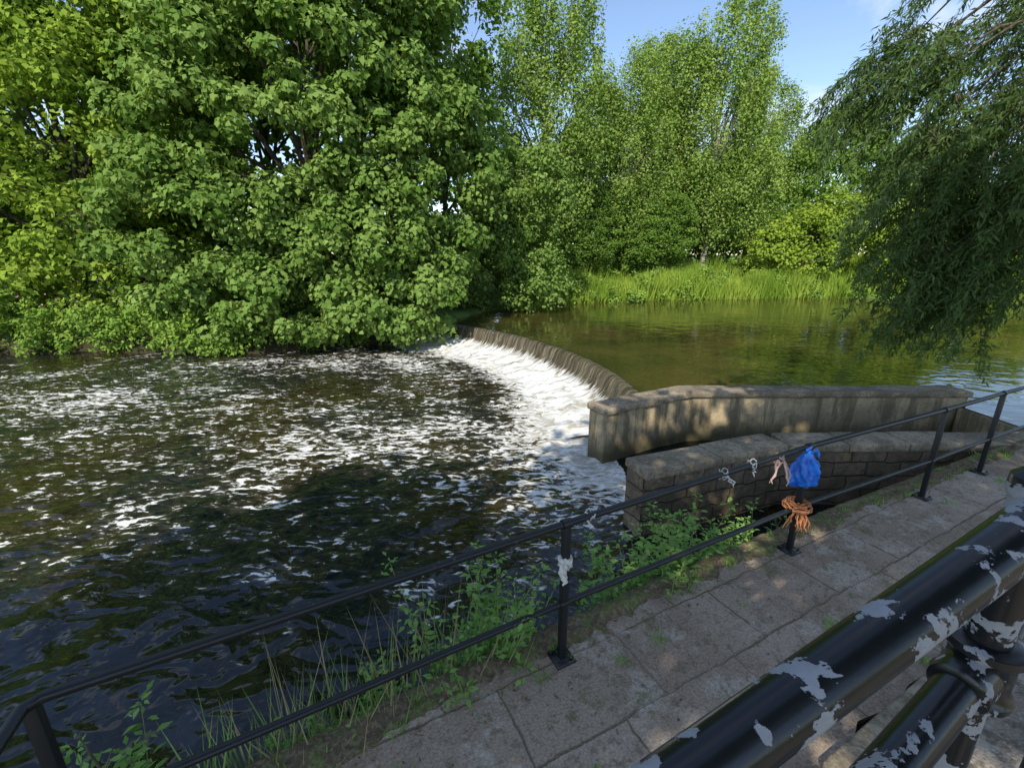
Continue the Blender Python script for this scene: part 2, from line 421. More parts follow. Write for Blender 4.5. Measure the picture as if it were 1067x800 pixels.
# ------------------------------------------------------------------ walls
def wall_band(bd, line, off0, off1, z0, z1, seg=.25, jit=.0, seed=0):
    L = [np.array(p, float) for p in line]
    pts = []; ns = []
    dirs = [(L[i+1]-L[i])/np.linalg.norm(L[i+1]-L[i]) for i in range(len(L)-1)]
    for i in range(len(L)):
        if i == 0: d = dirs[0]; sc = 1
        elif i == len(L)-1: d = dirs[-1]; sc = 1
        else:
            d = dirs[i-1]+dirs[i]; d /= np.linalg.norm(d); sc = 1/max(.3, d@dirs[i])
        n = np.array([-d[1], d[0]])*sc
        pts.append(L[i]); ns.append(n)
    P = []; N = []
    for i in range(len(L)-1):
        m = max(1, int(np.linalg.norm(L[i+1]-L[i])/seg))
        for k in range(m):
            t = k/m; P.append(pts[i]*(1-t)+pts[i+1]*t); N.append(ns[i]*(1-t)+ns[i+1]*t)
    P.append(pts[-1]); N.append(ns[-1])
    o = len(bd.V)
    for q, (p, n) in enumerate(zip(P, N)):
        for j, (of, z) in enumerate(((off0,z0),(off1,z0),(off1,z1),(off0,z1))):
            w = jit*mnoise.noise(Vector((p[0]*3+seed, p[1]*3, j*5.0)))
            w2 = jit*mnoise.noise(Vector((p[0]*3+seed+9, p[1]*3, j*5.0)))
            bd.V.append((p[0]+n[0]*(of+w), p[1]+n[1]*(of+w), z+(w2 if j > 1 else 0)))
    m = len(P)
    for i in range(m-1):
        a = o+i*4
        for j in range(4):
            j2 = (j+1) % 4
            bd.F.append((a+j, a+4+j, a+4+j2, a+j2))
    bd.F.append((o, o+1, o+2, o+3)); e = o+(m-1)*4
    bd.F.append((e+3, e+2, e+1, e))

w1 = empty("weir_wing_wall")
lineA = [(1.48,6.62),(3.2,7.56),(8.15,7.56)]
b = Builder(); wall_band(b, lineA, .03, .42, -2.0, -.05, .3, .014); b.obj("rendered_face", w1, M_render, False, .015)
b = Builder(); wall_band(b, [(1.45,6.604),(3.2,7.56),(8.19,7.56)], -.01, .46, -.05, .06, .3, .016, 3); b.obj("coping", w1, M_cop, False, .03)
w2 = empty("stone_channel_wall")
lineB = [(1.52,4.60),(3.6,5.37),(7.6,5.40)]
b = Builder(); wall_band(b, lineB, .03, .36, -2.0, -.08, .3, .02); b.obj("stone_courses", w2, M_stone, False, .015)
b = Builder()
P0 = [np.array(p) for p in lineB]
for i in range(2):
    a, c_ = P0[i], P0[i+1]; L = np.linalg.norm(c_-a); m = max(1, int(L/.8)); d = (c_-a)/L
    for kx in range(m):
        s0, s1 = kx*L/m, (kx+1)*L/m-.012
        j = .006*((kx*7) % 3-1)
        wall_band(b, [tuple(a+d*s0), tuple(a+d*s1)], -.02+j, .41+j, -.08, .035+j, .3, .01, kx+i*20)
b.obj("coping_slabs", w2, M_cop, False, .016)
sill = empty("channel_sill")
b = Builder(); b.box((8.02,6.75,-1.1), (.18,1.55,1.76)); b.obj("sill_block", sill, M_render, False, .02)

# ------------------------------------------------------------------ path
edge = [(-1.80,1.24),(-.8,1.80),(.22,2.36),(2.26,3.42),(4.13,4.30),(5.27,4.83),(6.9,5.55),(8.5,6.3),(30,15)]
d = np.array([.891,.454]); n_in = np.array([.454,-.891])
def offs(p, k): return (p[0]+n_in[0]*k, p[1]+n_in[1]*k)
def poly_prism(name, pts, z0, z1, mat, mat_side=None, jit=0.0):
    bm = bmesh.new()
    q = []
    for i in range(len(pts)):
        a = np.array(pts[i]); c_ = np.array(pts[(i+1) % len(pts)]); L = np.linalg.norm(c_-a); m = max(1, int(L/.12)) if (jit and L < 3) else 1
        for k in range(m):
            p = a+(c_-a)*k/m
            p = p+jit*np.array([mnoise.noise(Vector((p[0]*5,p[1]*5,0))), mnoise.noise(Vector((p[0]*5,p[1]*5,7)))])
            q.append(p)
    top = [bm.verts.new((p[0], p[1], z1)) for p in q]; bot = [bm.verts.new((p[0], p[1], z0)) for p in q]
    ft = bm.faces.new(top); bm.faces.new(bot[::-1])
    for i in range(len(q)):
        j = (i+1) % len(q)
        f = bm.faces.new((top[i], bot[i], bot[j], top[j])); f.material_index = 1 if mat_side else 0
    bmesh.ops.recalc_face_normals(bm, faces=bm.faces)
    me = bpy.data.meshes.new(name); bm.to_mesh(me); bm.free()
    return new_obj(name, me, None, (mat,) + ((mat_side,) if mat_side else ()))
inner = [offs(p, 1.28) for p in edge[1:]][::-1]
poly_prism("riverside_path", edge + inner + [(-1.0,.35),(-1.2,-8),(-2.0,-8)], -1.3, 0, M_path, M_stone2, .05)
kerb = empty("path_kerb")
b = Builder()
kl = [np.array(offs(p, 1.36)) for p in edge[1:]]
for i in range(len(kl)-1):
    a, c_ = kl[i], kl[i+1]; L = np.linalg.norm(c_-a); m = max(1, int(round(L/.9))); dd = (c_-a)/L
    if a[0] > 14: break
    for kx in range(m):
        cx = a+dd*(kx+.5)*L/m
        b.box((cx[0], cx[1], -.1+.008*((kx*5) % 3)), (L/m-.012, .135, .29), math.atan2(dd[1], dd[0]))
b.obj("kerb_stones", kerb, M_cop, False, .014)
inn2 = [offs(p, 1.44) for p in edge[1:]]
poly_prism("concrete_apron", [(-1.0,.25)] + inn2 + [(30,-8),(-1.1,-8)], -.5, .012, M_conc)

# ------------------------------------------------------------------ river railing
rail = empty("riverside_railing")
posts = [(-1.63,1.15),(.306,2.19),(2.341,3.241),(4.213,4.097),(5.356,4.646),(7.4,5.6),(9.4,6.5)]
H = .94
b = Builder()
for i, (x, y) in enumerate(posts):
    b.box((x, y, H/2), (.042,.042,H), PATH_ANG)
b.obj("posts", rail, M_rail, False, .004)
b = Builder()
for x, y in posts:
    b.box((x, y, .007), (.13,.13,.014), PATH_ANG)
    for sx_ in (-1,1):
        for sy_ in (-1,1):
            ca, sa = math.cos(PATH_ANG), math.sin(PATH_ANG); ox, oy = .048*sx_, .048*sy_
            b.tube([(x+ox*ca-oy*sa, y+ox*sa+oy*ca, .012), (x+ox*ca-oy*sa, y+ox*sa+oy*ca, .028)], .009, 6)
b.obj("base_plates", rail, M_rail, False)
b = Builder()
for hz, r in ((H+.012,.021),(.415,.019)):
    pts = [(x, y, hz) for x, y in posts]
    b.tube([(-1.25,.2,hz),(-1.625,1.12,hz),(-1.60,1.17,hz)]+pts[1:], r, 12)
    for i in range(1, 6): b.tube([(posts[i][0]-.03*d[0], posts[i][1]-.03*d[1], hz), (posts[i][0]+.03*d[0], posts[i][1]+.03*d[1], hz)], r+.007, 12)
b.box((-1.25,.2,H/2), (.042,.042,H), PATH_ANG)
b.obj("rails", rail, M_rail)

# ------------------------------------------------------------------ near pipe handrail
hr = empty("pipe_handrail")
R1 = np.array((.554,.430,2.089)); R2 = np.array((.166,.2815,1.970)); dv = (R1-R2)/np.linalg.norm(R1-R2)
b = Builder()
def line(a, c_, m): return [tuple(a+(c_-a)*t) for t in np.linspace(0,1,m)]
b.tube(line(R2-dv*.9, R1+dv*1.6, 30), .028, 32)
b.obj("top_rail", hr, M_pipe)
b = Builder()
px, py = .625, .4725
b.tube([(px,py,0),(px,py,.5),(px,py,1.2),(px,py,1.9),(px,py,2.13)], .024, 28)
b.tube([(px,py,2.12),(px,py,2.127),(px,py,2.147),(px,py,2.156)], [.026,.029,.028,.019], 28)
b.obj("post", hr, M_pipe)
zc = 1.872
b = Builder()
b.tube([(px,py,zc-.045),(px,py,zc-.042),(px,py,zc-.032),(px,py,zc-.022),(px,py,zc+.022),(px,py,zc+.032),(px,py,zc+.042),(px,py,zc+.046)], [.029,.041,.042,.035,.035,.042,.041,.029], 32)
M0 = np.array((px,py,zc))
sd = np.array((.2,.11,.026)); sd = sd/np.linalg.norm(sd)
b.tube([tuple(M0-sd*.02), tuple(M0-sd*.062), tuple(M0-sd*.066)], [.031,.031,.026], 28)
b.tube([tuple(M0+sd*.02), tuple(M0+sd*.062), tuple(M0+sd*.066)], [.031,.031,.026], 28)
b.obj("collar_fittings", hr, M_pipe)
b = Builder()
b.tube(line(M0-sd*1.1, M0+sd*1.5, 24), .0235, 28)
b.tube([(px,py,0.012),(px,py,.024),(px,py,.032)], [.075,.075,.04], 28)
b.obj("mid_rail", hr, M_pipe)
b = Builder()
p2 = np.array((px,py,0))+sd*np.array((1,1,0))*1.35
b.tube([(p2[0],p2[1],0),(p2[0],p2[1],2.40)], .024, 24)
p3 = np.array((px,py,0))-sd*np.array((1,1,0))*1.05
b.tube([(p3[0],p3[1],0),(p3[0],p3[1],1.80)], .024, 24)
b.obj("end_posts", hr, M_pipe)

# ------------------------------------------------------------------ things tied on the railing
bag = empty("blue_plastic_bag", (2.29,3.17,.80)); bag.scale = (.86,.86,.90)
bm = bmesh.new(); bmesh.ops.create_icosphere(bm, subdivisions=5, radius=1)
for vtx in bm.verts:
    p = vtx.co.copy(); t = (p.z+1)/2; a = math.atan2(p.y, p.x)
    w = (.125*(1-t**1.6)+.028) * (1+.14*math.sin(a*5+p.z*3)+.06*math.sin(a*11+p.z*7))
    fold = 1+.30*mnoise.noise(p*2.2)+.10*mnoise.noise(p*6)
    rr = math.sqrt(max(0, 1-p.z*p.z))**.55
    vtx.co = Vector((math.cos(a)*w*rr*fold, math.sin(a)*w*rr*.6*fold, (p.z*.175)+.02*mnoise.noise(p*3)))
me = bpy.data.meshes.new("bag_body"); bm.to_mesh(me); bm.free()
for p in me.polygons: p.use_smooth = True
new_obj("bag_body", me, bag, (M_blue,))
b = Builder()
b.tube([(-.02,0,.14),(-.04,-.03,.18),(-.01,-.035,.21),(.03,.02,.18),(.0,.03,.15)], [.014,.011,.010,.011,.014], 8)
b.tube([(.01,-.02,.15),(.04,-.05,.19),(.06,-.04,.15),(.07,-.05,.11)], [.010,.013,.016,.004], 8)
b.obj("knotted_handles", bag, M_blue)

def rag(name, loc, mat, seed, n=7, spread=.05, tails=3, tl=.18, r=.008):
    e = empty(name, loc); rg = np.random.default_rng(seed); b = Builder()
    for i in range(n):
        a0 = rg.uniform(0, 6.28); zz = rg.uniform(-.03,.03); rr = rg.uniform(.028,.028+spread*.5)
        b.tube([(math.cos(a0+t)*rr, math.sin(a0+t)*rr, zz+rg.uniform(-.015,.015)) for t in np.linspace(0, 5.2, 12)], r*rg.uniform(.7,1.5), 6)
    for i in range(tails):
        a0 = rg.uniform(-2.6,-.4); p = np.array((math.cos(a0)*.035, math.sin(a0)*.035, 0)); pts = [tuple(p)]
        for k_ in range(6):
            p = p+np.array((rg.uniform(-.02,.02)+math.cos(a0)*.008, rg.uniform(-.02,.01), -tl/6)); pts.append(tuple(p))
        b.tube(pts, [r*1.6, r*1.8, r*2.0, r*1.6, r*2.2, r*1.3, r*.5], 6)
    b.obj("twisted_strands", e, mat)
rag("white_cloth_strip", (.306,2.19,.70), M_white, 1, 8, .02, 3, .10, .008)
rag("orange_twine_bundle", (2.33,3.235,.44), M_orange, 2, 24, .16, 12, .20, .0035)
rag("faded_rag", (2.0,3.06,.93), M_pinkrag, 3, 5, .01, 4, .18, .004)
rag("white_string", (1.72,2.92,.95), M_white, 4, 4, .005, 1, .05, .0035)
rag("white_string", (1.45,2.78,.95), M_white, 6, 3, .005, 2, .06, .003)
rag("white_string", (.45,2.27,.95), M_white, 5, 3, .005, 1, .05, .003)

# ------------------------------------------------------------------ trees
def crown(rg, ells, nclump, cr, lpc, leaf, aspect=.75, squash=.75, zmin=None, droop=.0, shell=.55, front=True):
    ells = [np.array(e, float) for e in ells]
    w = np.array([(e[3]*e[4]*e[5])**(2/3) for e in ells]); w /= w.sum()
    C = []; guard = 0
    while len(C) < nclump and guard < nclump*20:
        guard += 1
        e = ells[rg.choice(len(ells), p=w)]
        v = rg.normal(size=3); v /= np.linalg.norm(v)
        if front and v[1] > .45: continue
        r = shell+(1.03-shell)*rg.random()**.6
        c = e[:3]+v*r*e[3:]
        inner_ = False
        for o in ells:
            if np.sum(((c-o[:3])/o[3:])**2) < (shell*.8)**2: inner_ = True
        if inner_: continue
        if zmin is not None and c[2] < zmin: continue
        C.append(c)
    C = np.array(C); n = len(C)*lpc
    ci = np.repeat(np.arange(len(C)), lpc)
    rad = (cr*rg.uniform(.5,1.4,len(C)))[ci]
    dirs = unit(rg.normal(size=(n,3)) + np.array([0,-.1,.3]))
    rr = rg.random(n)**.38
    off = dirs*(rad*rr)[:,None]; off[:,2] *= squash
    if droop: off[:,2] -= droop*rg.random(n)*(rg.random(n) < .5)
    P = C[ci]+off
    N = unit(dirs*.9+np.array([0,-.15,.6])+rg.normal(size=(n,3))*.5)
    D = unit(np.cross(N, rg.normal(size=(n,3))) + np.array([0,0,-.35]))
    L = leaf*rg.uniform(.55,1.3,n)
    tint = np.clip(.05+.5*rg.random(len(C))[ci]+.42*rg.random(n)+.16*dirs[:,2], 0, 1)
    return C, P, D, N, L, L*aspect, tint

def make_tree(name, base, trunk_h, tr, ells, nclump, cr, lpc, leaf, ml, mb, seed, aspect=.75, squash=.75, zmin=None, droop=0, nlimb=26, shell=.55, front=True):
    rg = np.random.default_rng(seed)
    e = empty(name, base)
    C, P, D, N, L, W, T = crown(rg, ells, nclump, cr, lpc, leaf, aspect, squash, zmin, droop, shell, front)
    V, F = leaf_arrays(P, D, N, L, W)
    fo = new_obj("foliage", mesh_np(name+"_foliage", V, F, tint=T), e, (ml,))
    b = Builder()
    tp = []
    for t in np.linspace(0,1,9):
        tp.append(np.array((.25*tr*4*math.sin(t*5+seed)*t, .2*tr*4*math.sin(t*4+seed*2)*t, -.3+(trunk_h+.3)*t)))
    b.tube([tuple(p) for p in tp], [tr*(1.35 if i == 0 else 1-.85*i/8) for i in range(9)], 10)
    idx = rg.choice(len(C), min(nlimb, len(C)), replace=False)
    for i in idx:
        c = C[i]; t = np.clip((c[2]/trunk_h)*rg.uniform(.45,.8), .12, .95)
        k_ = t*8; i0 = int(k_); s_ = tp[i0]*(1-(k_-i0))+tp[min(8,i0+1)]*(k_-i0)
        m1 = s_+(c-s_)*.4+np.array((0,0,.12*np.linalg.norm(c-s_))); m2 = s_+(c-s_)*.75+np.array((0,0,.10*np.linalg.norm(c-s_)))
        r0 = tr*(1-.85*t)*.6
        b.tube([tuple(s_),tuple(m1),tuple(m2),tuple(c)], [r0,r0*.65,r0*.4,r0*.15], 6)
    b.obj("trunk_and_limbs", e, mb)
    return e

def instance_tree(name, src, loc, rotz, sc):
    e = empty(name, loc); e.rotation_euler = (0,0,rotz); e.scale = sc
    for ch in src.children:
        o = bpy.data.objects.new(ch.name.split('.')[0], ch.data); col.objects.link(o); o.parent = e
    return e

make_tree("sycamore_tree", (-7.6,18.6,0), 10, .32,
    [(-.3,-.6,6.3,5.8,4.0,4.8),(-2.8,-1.8,3.2,4.2,2.6,3.0),(2.2,-1.6,2.7,3.6,2.6,2.6),(4.0,-.8,5.0,3.0,2.4,3.6),(.3,-.3,10.8,5.6,3.4,3.4),(-.5,-3.0,.9,4.4,1.5,1.3),(3.4,-2.4,.9,2.6,1.5,1.3)],
    840, .68, 180, .19, M_syc, M_bark, 11, aspect=.85, squash=.55, zmin=-.45, droop=.22, nlimb=60, shell=.62)
make_tree("lime_tree", (-17.0,18.5,0), 10, .3, [(0,0,6.5,5.5,4,5.5),(1.0,-1.4,3.0,4.6,2.6,2.8),(.5,0,11,5.0,3.5,3.6),(3.5,1,9,3.5,3,4)], 500, .78, 140, .20, M_left, M_bark, 12, zmin=.2, squash=.6, droop=.2, shell=.62)
make_tree("lime_tree", (-25.5,19.5,0), 10, .3, [(0,0,6.5,5.5,4,6.0),(1.5,-1,3.2,4.2,3,2.6),(0,0,11,4.5,3.5,3.6)], 280, 1.0, 90, .28, M_left, M_bark, 13, zmin=.3, shell=.62)
make_tree("alder_tree", (-12,24,0), 10, .3, [(0,0,7.5,5.5,2.5,6.0),(0,0,13,4.5,2.5,3.0)], 200, 1.2, 70, .36, M_dark, M_bark, 16, zmin=.3, shell=.62)
make_tree("alder_tree", (-21,25,0), 10, .3, [(0,0,7.5,5.5,2.5,6.0),(0,0,13,4.5,2.5,3.0)], 180, 1.2, 70, .36, M_dark, M_bark, 17, zmin=.3, shell=.62)
make_tree("hawthorn_tree", (.1,22.4,0), 5, .14, [(0,0,3.0,2.0,1.8,2.2),(-1.3,-1.2,1.7,2.0,1.4,1.8),(.9,-.3,5,1.7,1.5,2),(1.0,-1.0,1.2,1.4,1.1,1.3)], 210, .55, 130, .16, M_syc, M_bark, 14, zmin=-.2, droop=.2)
make_tree("alder_tree", (-3.2,23.5,0), 10, .2, [(0,0,6.5,3.2,2.6,5.0),(0,0,12,2.8,2.4,3.5)], 200, .8, 90, .24, M_dark, M_bark, 15)
bi = make_tree("birch_tree", (2.0,28.0,.6), 15.6, .2, [(0,0,8.5,3.6,3.0,5.5),(0,0,13.2,2.5,2.2,3.9),(-.8,0,5,3.2,2.6,3)], 440, .60, 125, .16, M_birch, M_bbark, 21, aspect=.7, squash=1.5, droop=1.0, zmin=1.2, nlimb=40, shell=.45)
bj = make_tree("birch_tree", (13.0,31.5,1), 15.5, .2, [(0,0,8.5,3.5,3.0,5.5),(.3,0,13.0,2.6,2.0,3.7),(-2.2,0,11.0,1.8,1.7,3.2),(1,0,5,3.4,2.6,3)], 440, .6, 125, .16, M_birch, M_bbark, 22, aspect=.7, squash=1.5, droop=1.0, zmin=1.2, nlimb=40, shell=.45)
instance_tree("birch_tree", bj, (6.9,30.3,.8), .5, (.90,.9,.80))
instance_tree("birch_tree", bi, (10.0,34,1), .7, (1.0,1,.86))
instance_tree("birch_tree", bi, (17.2,34.5,1), -.5, (.95,.9,.76))
al = make_tree("alder_tree", (21.8,34,1), 9, .2, [(0,0,5.5,3.8,3.2,4.2),(1.0,0,8.2,2.6,2.4,2.6),(-2.4,-.5,4.5,2.4,2.2,3)], 280, .8, 100, .21, M_dark, M_bark, 23, zmin=.2)
instance_tree("alder_tree", al, (28.5,35,1), .6, (1.0,1,.90))
instance_tree("alder_tree", al, (37,39,1), -.5, (1.15,1.1,.62))
instance_tree("alder_tree", al, (48,46,1), .3, (1.2,1.1,.5))
instance_tree("alder_tree", al, (60,54,1), -.3, (1.4,1.2,.5))
instance_tree("alder_tree", al, (9.2,29.6,.6), .3, (.62,.62,.5))
instance_tree("alder_tree", al, (4.6,28.6,.6), .4, (.62,.5,.48))
instance_tree("alder_tree", al, (4.0,34,.8), -.4, (1.2,.8,.9))
instance_tree("alder_tree", al, (14.5,36,.8), .4, (1.2,.8,.85))
sh = make_tree("yellow_green_shrub", (18.6,29.8,.5), 4, .1, [(0,0,2.6,2.8,2.2,2.4),(1.8,0,3.8,1.8,1.6,1.9),(-2.0,-.2,2.0,1.8,1.5,1.7)], 170, .6, 110, .18, M_yel, M_bark, 24, zmin=.0)
instance_tree("yellow_green_shrub", sh, (25.5,29.8,.4), .5, (1.2,1,1.25))
instance_tree("yellow_green_shrub", sh, (33.5,33,.4), -.4, (1.2,1,1.1))

rg = np.random.default_rng(40); ells = []
for x in np.linspace(-75, 80, 34):
    y = 44+6*math.sin(x*.13)+rg.uniform(-2,2)
    if x < -12: y -= 12
    if x > 35: y += (x-35)*.5
    hh = .48 if x > 28 else 1.1
    ells.append((x+rg.uniform(-1.5,1.5), y, 4.4*hh+.3, 4.6, 3.0, (5.2+rg.uniform(-1,1.2))*hh))
C, P, D, N, L, W, T = crown(rg, ells, 1300, 1.35, 55, .50, .8, .8)
V, F = leaf_arrays(P, D, N, L, W)
new_obj("distant_trees", mesh_np("distant_trees", V, F, tint=T), None, (M_dark,))

rg = np.random.default_rng(41); ells = []
bx = [-30,-20,-14.8,-9,-4.9,-3.2]; by = [14.3,13.9,15.2,14.6,16.7,18]
for t in np.linspace(0,1,30):
    x = -29+t*18.5; y = float(np.interp(x, bx, by))
    ells.append((x, y+.25, -.25, 1.0, .7, .75+.35*rg.random())); ells.append((x+.5, y+1.3, .6, 1.2, .9, 1.1+.5*rg.random())); ells.append((x, y+2.6, 1.3, 1.2, .9, 1.3+.5*rg.random()))
for x in np.linspace(-11,-3.4,12): ells.append((x, float(np.interp(x, bx, by))+.4, -.2, .9, .7, .8))
C, P, D, N, L, W, T = crown(rg, ells, 1150, .32, 80, .13, .6, .9, zmin=-.80, shell=.35)
V, F = leaf_arrays(P, D, N, L, W)
new_obj("bank_undergrowth", mesh_np("bank_undergrowth", V, F, tint=T), None, (M_under,))

def scatter_grass(name, pts, hmin, hmax, wid, mat, seed, lean=.25):
    rg = np.random.default_rng(seed); n = len(pts)
    P = np.asarray(pts); Dv = np.stack([rg.normal(size=n)*lean, rg.normal(size=n)*lean, np.ones(n)], -1)
    Nn = np.stack([rg.normal(size=n), rg.normal(size=n)-.8, .5*np.ones(n)], -1)
    L = rg.uniform(hmin, hmax, n); V, F = leaf_arrays(P, Dv, unit(Nn), L, wid*rg.uniform(.6,1.4,n), .0)
    tint = np.clip(.5+.35*np.sin(P[:,0]*1.3+P[:,1]*.9)*np.cos(P[:,1]*1.7)+.5*(rg.random(n)-.5), 0, 1)
    return new_obj(name, mesh_np(name, V, F, tint=tint), None, (mat,))
rg = np.random.default_rng(42); n = 56000
t = rg.random(n); px_ = np.interp(t, [0,.3,.7,1], [.6,10,18.3,34]); py_ = np.interp(t, [0,.3,.7,1], [22.8,26.6,27.4,29.5])
k_ = rg.random(n)**1.2*4.6; px_ = px_+rg.normal(size=n)*.3-.2*k_; py_ = py_+k_+.2
pts = np.stack([px_, py_, terrain_z(px_, py_)-.03], -1)
hs = .8+.35*np.sin(px_*1.9+1)*np.cos(py_*1.3+px_*.7)+.25*np.sin(px_*.8)
keep = (pts[:,2] > -.45); pts = pts[keep]; hs = hs[keep]
lo = hs < .8
scatter_grass("reed_bank", pts[lo], .4, 1.1, .06, M_grass, 43, .24)
scatter_grass("reed_bank", pts[~lo], .8, 1.75, .06, M_grass, 45, .2)
ells = []
for i in range(60):
    t = rg.random(); x = float(np.interp(t, [0,.3,.7,1], [1.5,10,18.3,30])); y = float(np.interp(t, [0,.3,.7,1], [24.2,26.8,27.5,29.0]))+rg.uniform(.0,3.4)
    ells.append((x, y, float(terrain_z(np.array([x]), np.array([y]))[0])+.4, rg.uniform(.5,1.3), .5, rg.uniform(.6,1.3)))
C, P, D, N, L, W, T = crown(rg, ells, 460, .3, 60, .15, .6, .9, shell=.3)
V, F = leaf_arrays(P, D, N, L, W)
new_obj("bank_herbs", mesh_np("bank_herbs", V, F, tint=T), None, (M_under,))

n = 500
px_ = rg.uniform(-22,-12,n); py_ = 15.0+rg.random(n)*2.0; pz = .5+rg.random(n)*1.5
V, F = leaf_arrays(np.stack([px_,py_,pz],-1), rg.normal(size=(n,3)), unit(rg.normal(size=(n,3))), .07*np.ones(n), .06*np.ones(n))
M_pink = simple_mat("balsam_petal", (.5,.18,.3), (.6,.3,.42), .7)
new_obj("balsam_flowers", mesh_np("balsam_flowers", V, F), None, (M_pink,))

# ------------------------------------------------------------------ willow
wl = empty("willow_tree")
rg = np.random.default_rng(50)
trunk = [np.array(p) for p in ((10.6,6.2,-.3),(10.4,6.3,1.5),(10.0,6.6,3.2),(9.6,6.9,5.0),(9.2,7.2,7.0),(9.0,7.3,9))]
b = Builder(); b.tube([tuple(p) for p in trunk], [.30,.24,.20,.16,.10,.04], 12)
Ew = [(8.9,7.7,6.1,2.8,1.9,2.8,.46),(6.9,6.9,3.5,1.25,1.0,1.3,.22),(6.0,7.4,5.0,.8,.6,.55,.06),(9.2,7.0,4.2,2.0,1.6,1.5,.14),(6.7,6.5,2.25,.8,.6,.6,.12)]
anch = []
for i in range(720):
    e = Ew[rg.choice(5, p=[x[6] for x in Ew])]; v_ = rg.normal(size=3); v_ /= np.linalg.norm(v_); r = .3+.7*rg.random()**.7
    anch.append(np.array(e[:3])+v_*r*np.array(e[3:6]))
for q in ((5.5,7.4,5.3),(5.6,7.3,4.6),(5.7,7.1,3.9),(5.6,6.9,3.1),(5.7,6.7,2.5),(6.0,6.5,2.0),(6.3,7.6,6.1)):
    for k in range(3): anch.append(np.array(q)+rg.normal(size=3)*.14)
limbs = []
for i in range(34):
    c = anch[int(i*21)]; s_ = trunk[int(rg.integers(2,5))]
    m1 = s_+(c-s_)*.45+np.array((0,0,.6)); m2 = s_+(c-s_)*.8+np.array((0,0,.45))
    b.tube([tuple(s_),tuple(m1),tuple(m2),tuple(c)], [.06,.035,.02,.007], 6)
    limbs += [m1, (m1+m2)/2, m2, c]
limbs = np.array(limbs)
LP = []; LD = []; LN = []; LL = []; LT = []
for a in anch:
    dd = np.linalg.norm(limbs-a, axis=1)+np.where(limbs[:,2] > a[2]-.2, 0, 1.0); s_ = limbs[int(np.argmin(dd))]
    outv = a-np.array((9.3,7.0,a[2])); outv /= (np.linalg.norm(outv)+.01)
    Ls = rg.uniform(.5,1.5); pts = [s_, s_+(a-s_)*.5+np.array((0,0,.12)), a]; p = a.copy(); dirv = outv*.8+np.array((rg.normal()*.3, rg.normal()*.3, .0))
    m = 8
    for k in range(m):
        dirv = dirv+np.array((0,0,-.22)); dn_ = dirv/np.linalg.norm(dirv); p = p+dn_*Ls/m; pts.append(p.copy())
    b.tube([tuple(q) for q in pts], [.008,.007,.006]+[.005-.0004*k for k in range(m)], 3, False)
    pts = np.array(pts[1:])
    nl = int(Ls*130); tt = rg.random(nl)*(len(pts)-1.001); i0 = tt.astype(int); fr = (tt-i0)[:,None]
    q = pts[i0]*(1-fr)+pts[i0+1]*fr; dr = unit(pts[i0+1]-pts[i0])
    q = q + rg.normal(size=q.shape)*.04
    LP.append(q); LD.append(unit(dr*.55+rg.normal(size=q.shape)*.55+np.array((0,0,-.35)))); LN.append(unit(rg.normal(size=q.shape)+np.array((0,0,.6)))); LL.append(rg.uniform(.07,.15,nl))
    LT.append(np.clip(.5*rg.random()+.5*rg.random(nl), 0, 1))
b.obj("trunk_and_limbs", wl, M_bark)
P = np.vstack(LP); L = np.concatenate(LL)
V, F = leaf_arrays(P, np.vstack(LD), np.vstack(LN), L, L*.21, .1)
new_obj("foliage", mesh_np("willow_foliage", V, F, tint=np.concatenate(LT)), wl, (M_willow,))

make_tree("ash_tree", (-1.5,-7.5,0), 8, .28, [(0.8,2.2,8.6,4.4,3.6,2.0),(-3.5,1.5,8.2,3.0,3.0,1.8)], 180, .9, 40, .38, M_dark, M_bark, 31, nlimb=24, shell=.2, front=False)
make_tree("ash_tree", (6.5,-4.5,0), 8, .28, [(-1.5,2.2,8.6,4.6,3.2,2.0),(1.8,3.4,8.8,3.4,2.9,1.8),(-2.2,3.6,9.0,2.8,1.5,1.2)], 250, .9, 40, .38, M_dark, M_bark, 32, nlimb=24, shell=.2, front=False)

# ------------------------------------------------------------------ riverside weeds
def weeds(name, bases, hmin, hmax, seed, leafL=.085):
    rg = np.random.default_rng(seed); e = empty(name, tuple(bases[0])); o = np.array(bases[0])
    b = Builder(); LP = []; LD = []; LN = []; LL = []
    for bs in bases:
        for s_ in range(3):
            p = np.array(bs)-o+np.array((rg.normal()*.07, rg.normal()*.07, 0)); h_ = rg.uniform(hmin, hmax)
            dirv = np.array((rg.normal()*.16, rg.normal()*.16, 1.0)); pts = [p.copy()]; m = 10
            for k in range(m):
                dirv = dirv+np.array((rg.normal()*.06, rg.normal()*.06, 0)); p = p+dirv/np.linalg.norm(dirv)*h_/m; pts.append(p.copy())
                if k > 1:
                    a0 = rg.uniform(0, 6.28)
                    nlf = 5 if k < 9 else 8
                    for q in range(nlf):
                        a1 = a0+q*6.28/nlf+rg.normal()*.3
                        dv_ = np.array((math.cos(a1), math.sin(a1), rg.uniform(-.15,.5)))
                        LP.append(p+dv_*rg.uniform(.0,.05)+np.array((0,0,rg.uniform(-.03,.03)))); LD.append(dv_); LN.append(np.array((rg.normal()*.3, rg.normal()*.3, 1)))
                        LL.append(leafL*rg.uniform(.5,1.2)*(1.1-.5*k/m))
            b.tube([tuple(q) for q in pts], [.006-.0004*i for i in range(m+1)], 5, False)
    b.obj("stems", e, M_stem)
    L = np.array(LL); LNn = unit(np.array(LN))
    V, F = leaf_arrays(np.array(LP), unit(np.array(LD)), LNn, L, L*.48)
    new_obj("leaves", mesh_np(name+"_leaves", V, F, tint=rg.random(len(L))), e, (M_weed,))
rg = np.random.default_rng(60)
def tz(x, y): return float(terrain_z(np.array([x]), np.array([y]))[0])
